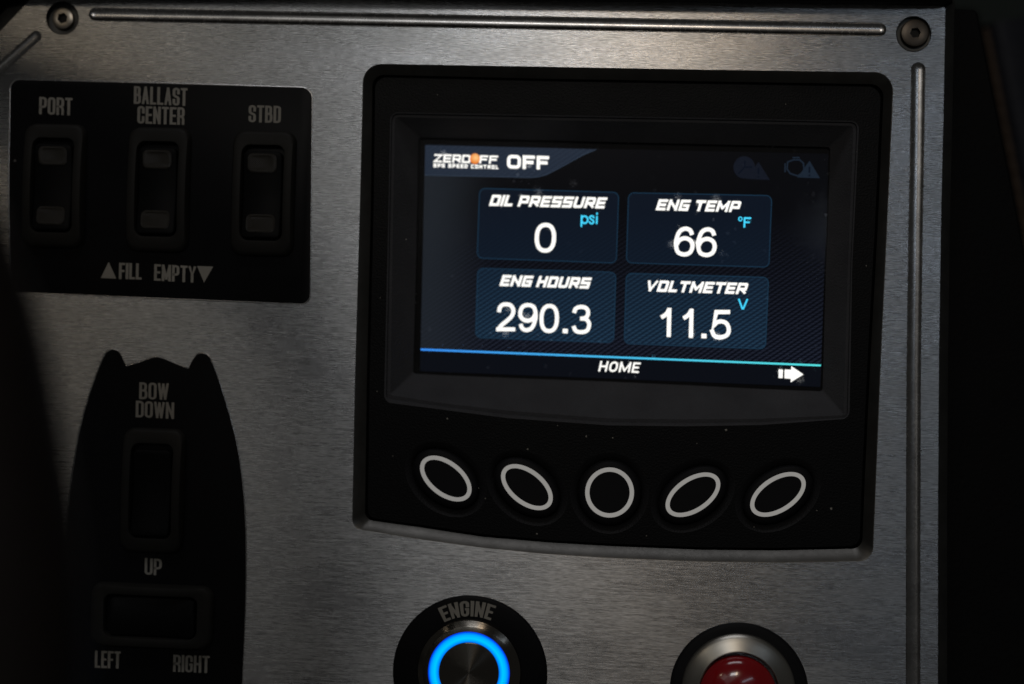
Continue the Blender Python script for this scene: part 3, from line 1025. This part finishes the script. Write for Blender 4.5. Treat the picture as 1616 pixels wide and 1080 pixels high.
mb = MB(); mb.ribbon([(670.3, 276.5), (837, 280.5), (850, 279.3), (862, 276), (880, 267), (897, 257.5), (920, 245), (941, 236)], 1.1, -12.24, cap=False)
mb.build('header_edge', m_emit('header_outline', (.03, .045, .07), 1), screen, smooth=0)
tile_up = m_lcd('tile_upper', (.0034, .0088, .0185), (.0028, .0060, .0135), (.007, .016, .032), y_bot, y_mid, 1)
tile_lo = m_lcd('tile_lower', (.0032, .0085, .019), (.0036, .0085, .018), (.017, .047, .088), y_bot, y_mid, 1.0)
tiles = [([(757, 297.5, 9), (976.5, 304, 9), (972.5, 415.5, 9), (753, 407.5, 9)], tile_up), ([(992, 304.5, 9), (1218, 309, 9), (1213.5, 422, 9), (988.5, 415, 9)], tile_up),
         ([(754, 423.5, 9), (972, 430, 9), (968.5, 541, 9), (750.5, 533, 9)], tile_lo), ([(988.5, 431.5, 9), (1213, 438, 9), (1208, 551, 9), (985, 542.5, 9)], tile_lo)]
for q, mt in tiles:
    rr = rounded(q, 6)
    mb = MB(); mb.sheet(rr, [], -12.26); mb.build('reading_tile', mt, screen, smooth=0)
    mb = MB(); mb.ribbon(rr, 1.3, -12.24, closed=True); mb.build('tile_outline', M['rimline'], screen, smooth=0)
mb = MB(); mb.sheet([(663.8, 553), (1295.2, 578.5), (1294.5, 611), (663, 586)], [], -12.26)
mb.build('footer_bar', m_lcd('display_footer', (.0026, .0034, .0062), (.0026, .0034, .0062), (.003, .004, .007), 1, 2), screen, smooth=0)
mb = MB(); mb.ribbon([(664, 551.8), (1295.3, 577)], 2.9, -12.22, cap=False); mb.build('blue_line', M['line'], screen, smooth=0)
ZL = -12.20


def words(lst, material=None):
    for txt, a, b, h, sw, kw in lst:
        mb = MB(); write(mb, txt, a, b, h, sw, ZL, **kw)
        mb.build('lettering', material or M['white'], screen, smooth=0)


cap = dict(wr=.92, gap=.16, rad=1.5, slant=.30, table=GT, space=.34)
words([('OIL PRESSURE', (771.5, 325), (958.5, 329.5), 17.5, 4.3, cap), ('ENG TEMP', (1034.5, 332), (1170.5, 335.2), 17.5, 4.3, cap),
       ('ENG HOURS', (788, 451.5), (934, 456), 17.5, 4.3, cap), ('VOLTMETER', (1017.5, 460), (1181.5, 464.8), 17.8, 4.3, cap)])
cap2 = dict(wr=.85, gap=.14, rad=4.5, slant=0, table={**GT, 'O': G['O']}, space=.3)
words([('OFF', (800, 266), (866, 268.2), 21.5, 5.2, cap2)])
cap3 = dict(wr=.9, gap=.14, rad=2, slant=.10, table=GT)
words([('ZERO', (684, 256.3), (743, 257.8), 13, 3.0, cap3), ('FF', (756, 258.2), (786, 259), 13, 3.0, cap3),
       ('GPS SPEED CONTROL', (684, 264.2), (786.5, 267.2), 6.2, 1.7, dict(wr=.75, gap=.32, rad=.5, slant=.0, table=GT, space=.5))])
ball = ellipse(749.6, 250.8, 8, 8.3, n=32)
mb = MB(); mb.sheet(ball, [], -12.16); mb.build('orange_ball', M['orange'], screen, origin=P(749.6, 250.8, -12.16), smooth=0)
hm = dict(wr=.72, gap=.20, rad=7, slant=.2, table=G)
words([('HOME', (944, 586.3), (1011, 589), 16.5, 2.9, hm)])
# numerals
for txt, boxes, sw in (('0', [(844, 877.5, 352, 399)], 6.4), ('66', [(1063.5, 1096.5, 358, 405), (1098.5, 1131.5, 359, 406)], 6.4),
                       ('2903', [(783.5, 813.5, 477.5, 523), (817.5, 848.5, 478.5, 524.3), (851.5, 882, 480, 525.8), (902, 933, 481.5, 527.5)], 6.1),
                       ('115', [(1039.5, 1059, 486.3, 532), (1074.5, 1094, 487.5, 533.5), (1121, 1153.5, 489.5, 536)], 6.4)):
    mb = MB()
    for ch, (x0, x1, y0, y1) in zip(txt, boxes): digit(mb, ch, x0, x1, y0, y1, sw, ZL)
    if txt == '2903': mb.ribbon([(888, 522.5), (896, 522.8)], 7, ZL, cap=False)
    if txt == '115': mb.ribbon([(1106.8, 530.4), (1115, 530.7)], 7.2, ZL, cap=False)
    mb.build('numerals', M['white'], screen, smooth=0)
# units
mb = MB()
mb.ribbon([(918, 341), (917.4, 357)], 2.5, ZL); mb.ribbon(ellipse(922.6, 347, 4.9, 5.6), 2.5, ZL + .004, closed=True)
mb.ribbon(catmull([(937.0, 343.5), (935.6, 341.4), (932.6, 341.2), (930.9, 343.4), (932.6, 346.2), (935.6, 347.8), (936.9, 350.3), (935.2, 352.9), (932, 352.8), (930.4, 350.6)], 5), 2.4, ZL)
mb.ribbon([(942, 342.4), (941.6, 352.5)], 2.5, ZL); mb.ribbon([(942.1, 337.2), (942.1, 338)], 2.6, ZL)
mb.build('unit_lettering', M['cyan'], screen, smooth=0)
mb = MB()
mb.ribbon(ellipse(1168.4, 345.8, 2.7, 2.9, n=20), 1.6, ZL, closed=True)
mb.ribbon([(1184, 344.6), (1175.2, 344.4), (1174.6, 358)], 2.7, ZL); mb.ribbon([(1175, 351), (1182, 351.2)], 2.5, ZL + .004)
mb.build('unit_lettering', M['cyan'], screen, smooth=0)
mb = MB(); mb.ribbon([(1166.2, 473), (1171.5, 487.4), (1173, 487.4), (1179, 473.4)], 2.6, ZL)
mb.build('unit_lettering', M['cyan'], screen, smooth=0)
mb = MB()
mb.sheet([(1229, 583.3), (1235.4, 583.6), (1235.2, 597), (1228.6, 596.7)], [], ZL)
mb.sheet([(1238.2, 583.4), (1248.5, 583.8), (1248.7, 578), (1268, 591.2), (1247.8, 603.5), (1248, 598), (1238, 597.4)], [], ZL)
mb.build('arrow_icon', M['white'], screen, smooth=0)


def warn(tri, m_, bar):
    mb = MB(); mb.sheet(tri, [], ZL + .012); mb.build('warning_icon', m_, screen, smooth=0)
    cx = (tri[0][0]); mb = MB()
    mb.ribbon([(cx, tri[0][1] + 9.5), (cx - .2, tri[0][1] + 19)], 2.6, ZL + .02, cap=False); mb.ribbon([(cx - .2, tri[0][1] + 22), (cx - .3, tri[0][1] + 24.6)], 2.6, ZL + .02, cap=False)
    mb.build('exclamation_mark', M['ink'], screen, smooth=0)


mb = MB(); mb.sheet(ellipse(1174.5, 264.5, 17, 17.5, n=32), [], ZL); mb.build('gauge_icon', M['iconf'], screen, smooth=0)
mb = MB(); mb.ribbon([(1166, 274), (1175, 264), (1175.5, 255)], 2.2, ZL + .006); mb.ribbon([(1175, 264), (1186, 264)], 2.2, ZL + .008)
mb.build('gauge_needle', M['ink'], screen, smooth=0)
warn([(1197, 256), (1215, 284.3), (1177, 282.5)], M['iconf'], 0)
mb = MB(); mb.ribbon([(1243, 256), (1252, 252.5), (1262, 252.5), (1268, 258), (1269, 271), (1259, 278), (1247, 274), (1242, 267)], 2.4, ZL, closed=True)
mb.ribbon([(1239, 259), (1239, 271)], 2.2, ZL + .004); mb.ribbon([(1252, 249), (1261, 249)], 2.2, ZL + .006)
mb.build('engine_icon', M['icon'], screen, smooth=0)
warn([(1277.5, 254), (1294, 281.6), (1258.5, 280.4)], M['icon'], 0)
# pane of glass over it all
mb = MB(); mb.loft([(shrink(glass_o, .002, (980, 415)), -11.5)], cap1=True)
mb.build('glass_pane', M['glass'], disp, smooth=0)

# ================================================================== engine start button
def px_mm(cx, cy, z):  # millimetres per pixel at a place
    return (P(cx + .5, cy, z) - P(cx - .5, cy, z)).length / MM


k = px_mm(741, 1062, 1)
c = P(741.5, 1062, .2); c.z = 0
eng = thing('start_button', c, 'metal engine start button with a glowing blue ring', 'button')
mb = MB(); mb.wloft(revolve(mb, c, [(122 * k, 0), (122 * k, .5), (120 * k, .75), (118 * k, .85), (80 * k, .85), (80 * k, 0)], 96))
mb.build('label_ring', M['decal'], eng, origin=c, smooth=50)
mb = MB()
cx0, cy0 = 741, 1061.5
def arc_place(lx, ly):
    rb = 88.5
    a = R(-26.5) + lx / rb
    r = rb + ly
    return (cx0 + r * math.sin(a), cy0 - r * math.cos(a))
arc_len = R(48.5) * 88.5
write(mb, 'ENGINE', (0, 0), (arc_len, 0), 24.5, 4.6, .87, wr=.33, gap=.08, rad=4, place=arc_place, hs=1.2)
mb.build('lettering', M['print_grey'], eng, origin=c, smooth=0)
c2 = P(740.2, 1061, 2.0); c2.z = 0
k2 = px_mm(740, 1061, 2.5)
mb = MB(); mb.wloft(revolve(mb, c2, [(82 * k2, .8), (82 * k2, 1.7), (81 * k2, 2.1), (73 * k2, 2.75), (72 * k2, 2.8), (64.6 * k2, 2.8), (64.3 * k2, 2.3)], 128))
mb.build('rim', M['steel'], eng, origin=c2, smooth=25)
mb = MB(); mb.wloft(revolve(mb, c2, [(64.4 * k2, 2.3), (64.2 * k2, 2.62), (60 * k2, 2.72), (51 * k2, 2.72), (47.6 * k2, 2.6), (47.3 * k2, 2.3)], 96))
mb.build('light_ring', M['blue_ring'], eng, origin=c2, smooth=60)
mb = MB(); mb.wloft(revolve(mb, c2, [(47.4 * k2, 2.3), (47.2 * k2, 2.75), (46.2 * k2, 2.86), (30 * k2, 2.80), (12 * k2, 2.74), (2 * k2, 2.72)], 128), cap1=True)
mb.build('push_cap', M['steel'], eng, origin=c2, smooth=25)

# ================================================================== red button
c = P(1165.8, 1091, .3); c.z = 0; k = px_mm(1166, 1091, 1)
red = thing('stop_button', c, 'glossy red domed button in a satin metal collar', 'button')
mb = MB(); mb.wloft(revolve(mb, c, [(109.5 * k, 0), (109.5 * k, .9), (108 * k, 1.25), (104 * k, 1.5), (88 * k, 1.5), (88 * k, 0)], 96))
mb.build('gasket', M['keypad'], red, origin=c, smooth=50)
c2 = P(1165.8, 1091, 3.0); c2.z = 0; k2 = px_mm(1166, 1091, 3)
mb = MB(); mb.wloft(revolve(mb, c2, [(90 * k2, 1.3), (90 * k2, 2.2), (88.5 * k2, 2.7), (84 * k2, 3.1), (76 * k2, 3.6), (66 * k2, 4.0), (64 * k2, 4.15), (62.8 * k2, 4.1), (62.2 * k2, 3.4)], 128))
mb.build('collar', M['satin'], red, origin=c2, smooth=70)
c3 = P(1165, 1097, 4.3); c3.z = 0; k3 = px_mm(1165, 1097, 4.3)
prof = [(61.5 * k3, 2.6), (61.5 * k3, 4.0)] + [(61.5 * k3 * math.cos(a), 4.0 + 4.2 * math.sin(a)) for a in [R(q) for q in (6, 12, 20, 28, 36, 44, 52, 60, 68, 76, 84, 88)]]
mb = MB(); mb.wloft(revolve(mb, c3, prof, 96), cap1=True)
mb.build('dome', M['red'], red, origin=c3, smooth=80)

# ================================================================== out-of-focus things at the sides
# steering wheel rim in front of the lower left of the panel
wc = P(88, 1120, 160)
rad, tube = .190, .0145
wc = Vector((wc.x - rad - tube + .0045, wc.y, .160))
wheel = thing('steering_wheel', wc, 'blurred black steering wheel rim in front of the lower left of the panel', 'steering wheel')
mb = MB(); rows = []
NS = 160
for i in range(NS):
    a = 2 * math.pi * i / NS
    ring = []
    for j in range(20):
        b = 2 * math.pi * j / 20
        rr = rad + tube * math.cos(b) * (1 + .02 * math.sin(a * 24))
        ring.append(Vector((wc.x + rr * math.cos(a), wc.y + rr * math.sin(a), wc.z + tube * .9 * math.sin(b))))
    rows.append(ring)
rows.append(rows[0])
mb.wloft(rows)
mb.build('rim', m_plastic('wheel_leather', (.012, .009, .008), .55, 700, .5, .0005), wheel, smooth=80)
for ang in (100, 215, 325):
    mb = MB(); a = R(ang); rows = []
    for s in range(9):
        f = s / 8; r0 = .035 + (rad - .035) * f; hw = .016 - .006 * math.sin(math.pi * f)
        zz = -.035 * (1 - f) ** 1.5
        cxx, cyy = wc.x + r0 * math.cos(a), wc.y + r0 * math.sin(a)
        tx, ty = -math.sin(a), math.cos(a)
        rows.append([Vector((cxx + tx * u * hw, cyy + ty * u * hw, wc.z + zz + h)) for u, h in ((-1, 0), (-.8, .003), (.8, .003), (1, 0), (.8, -.003), (-.8, -.003))])
    mb.wloft(rows, cap0=True, cap1=True)
    mb.build('spoke', M['rocker'], wheel)
mb = MB(); L = [[Vector((wc.x + r * math.cos(2 * math.pi * q / 48), wc.y + r * math.sin(2 * math.pi * q / 48), wc.z + z)) for q in range(48)] for r, z in
                ((.03, -.075), (.034, -.05), (.045, -.042), (.047, -.034), (.040, -.026), (.015, -.024))]
mb.wloft(L, cap1=True); mb.build('hub', M['rocker'], wheel, smooth=50)

# padded bolster with stitched piping beyond the right edge of the console
bt = thing('side_bolster', P(1600, 300, -8), 'dark padded bolster with a curved stitched seam right of the panel', 'bolster')
edge = catmull([(1548, 40), (1556, 80), (1566, 130), (1578, 190), (1592, 260), (1606, 330), (1622, 420), (1650, 560), (1690, 800), (1700, 1200)], 8)
mb = MB(); rows = []
for i, (x, y) in enumerate(edge):
    d = [Vector((edge[min(i + 1, len(edge) - 1)][0] - edge[max(i - 1, 0)][0], edge[min(i + 1, len(edge) - 1)][1] - edge[max(i - 1, 0)][1])).normalized()][0]
    nx, ny = d.y, -d.x      # to the right
    rows.append([P(x + nx * u + 0, y + ny * u, z) for u, z in ((-10, -125), (-5, -106), (3, -96), (10, -93), (20, -91), (34, -90), (60, -93), (120, -102), (240, -125))])
mb.wloft(rows, closed=False)
mb.build('padding', M['pad'], bt, smooth=80)
mb = MB(); rows = []
for i, (x, y) in enumerate(edge[2:60]):
    ctr = P(x + 6, y, -93)
    wob = .0011 + .0002 * math.sin(i * 1.9)
    rows.append([ctr + Vector((wob * math.cos(a), 0, wob * math.sin(a))) for a in [2 * math.pi * q / 10 for q in range(10)]])
mb.wloft(rows, cap0=True, cap1=True)
mb.build('piping', m_plastic('piping_tan', (.075, .052, .036), .5, 500, .4, .0004), bt, smooth=80)
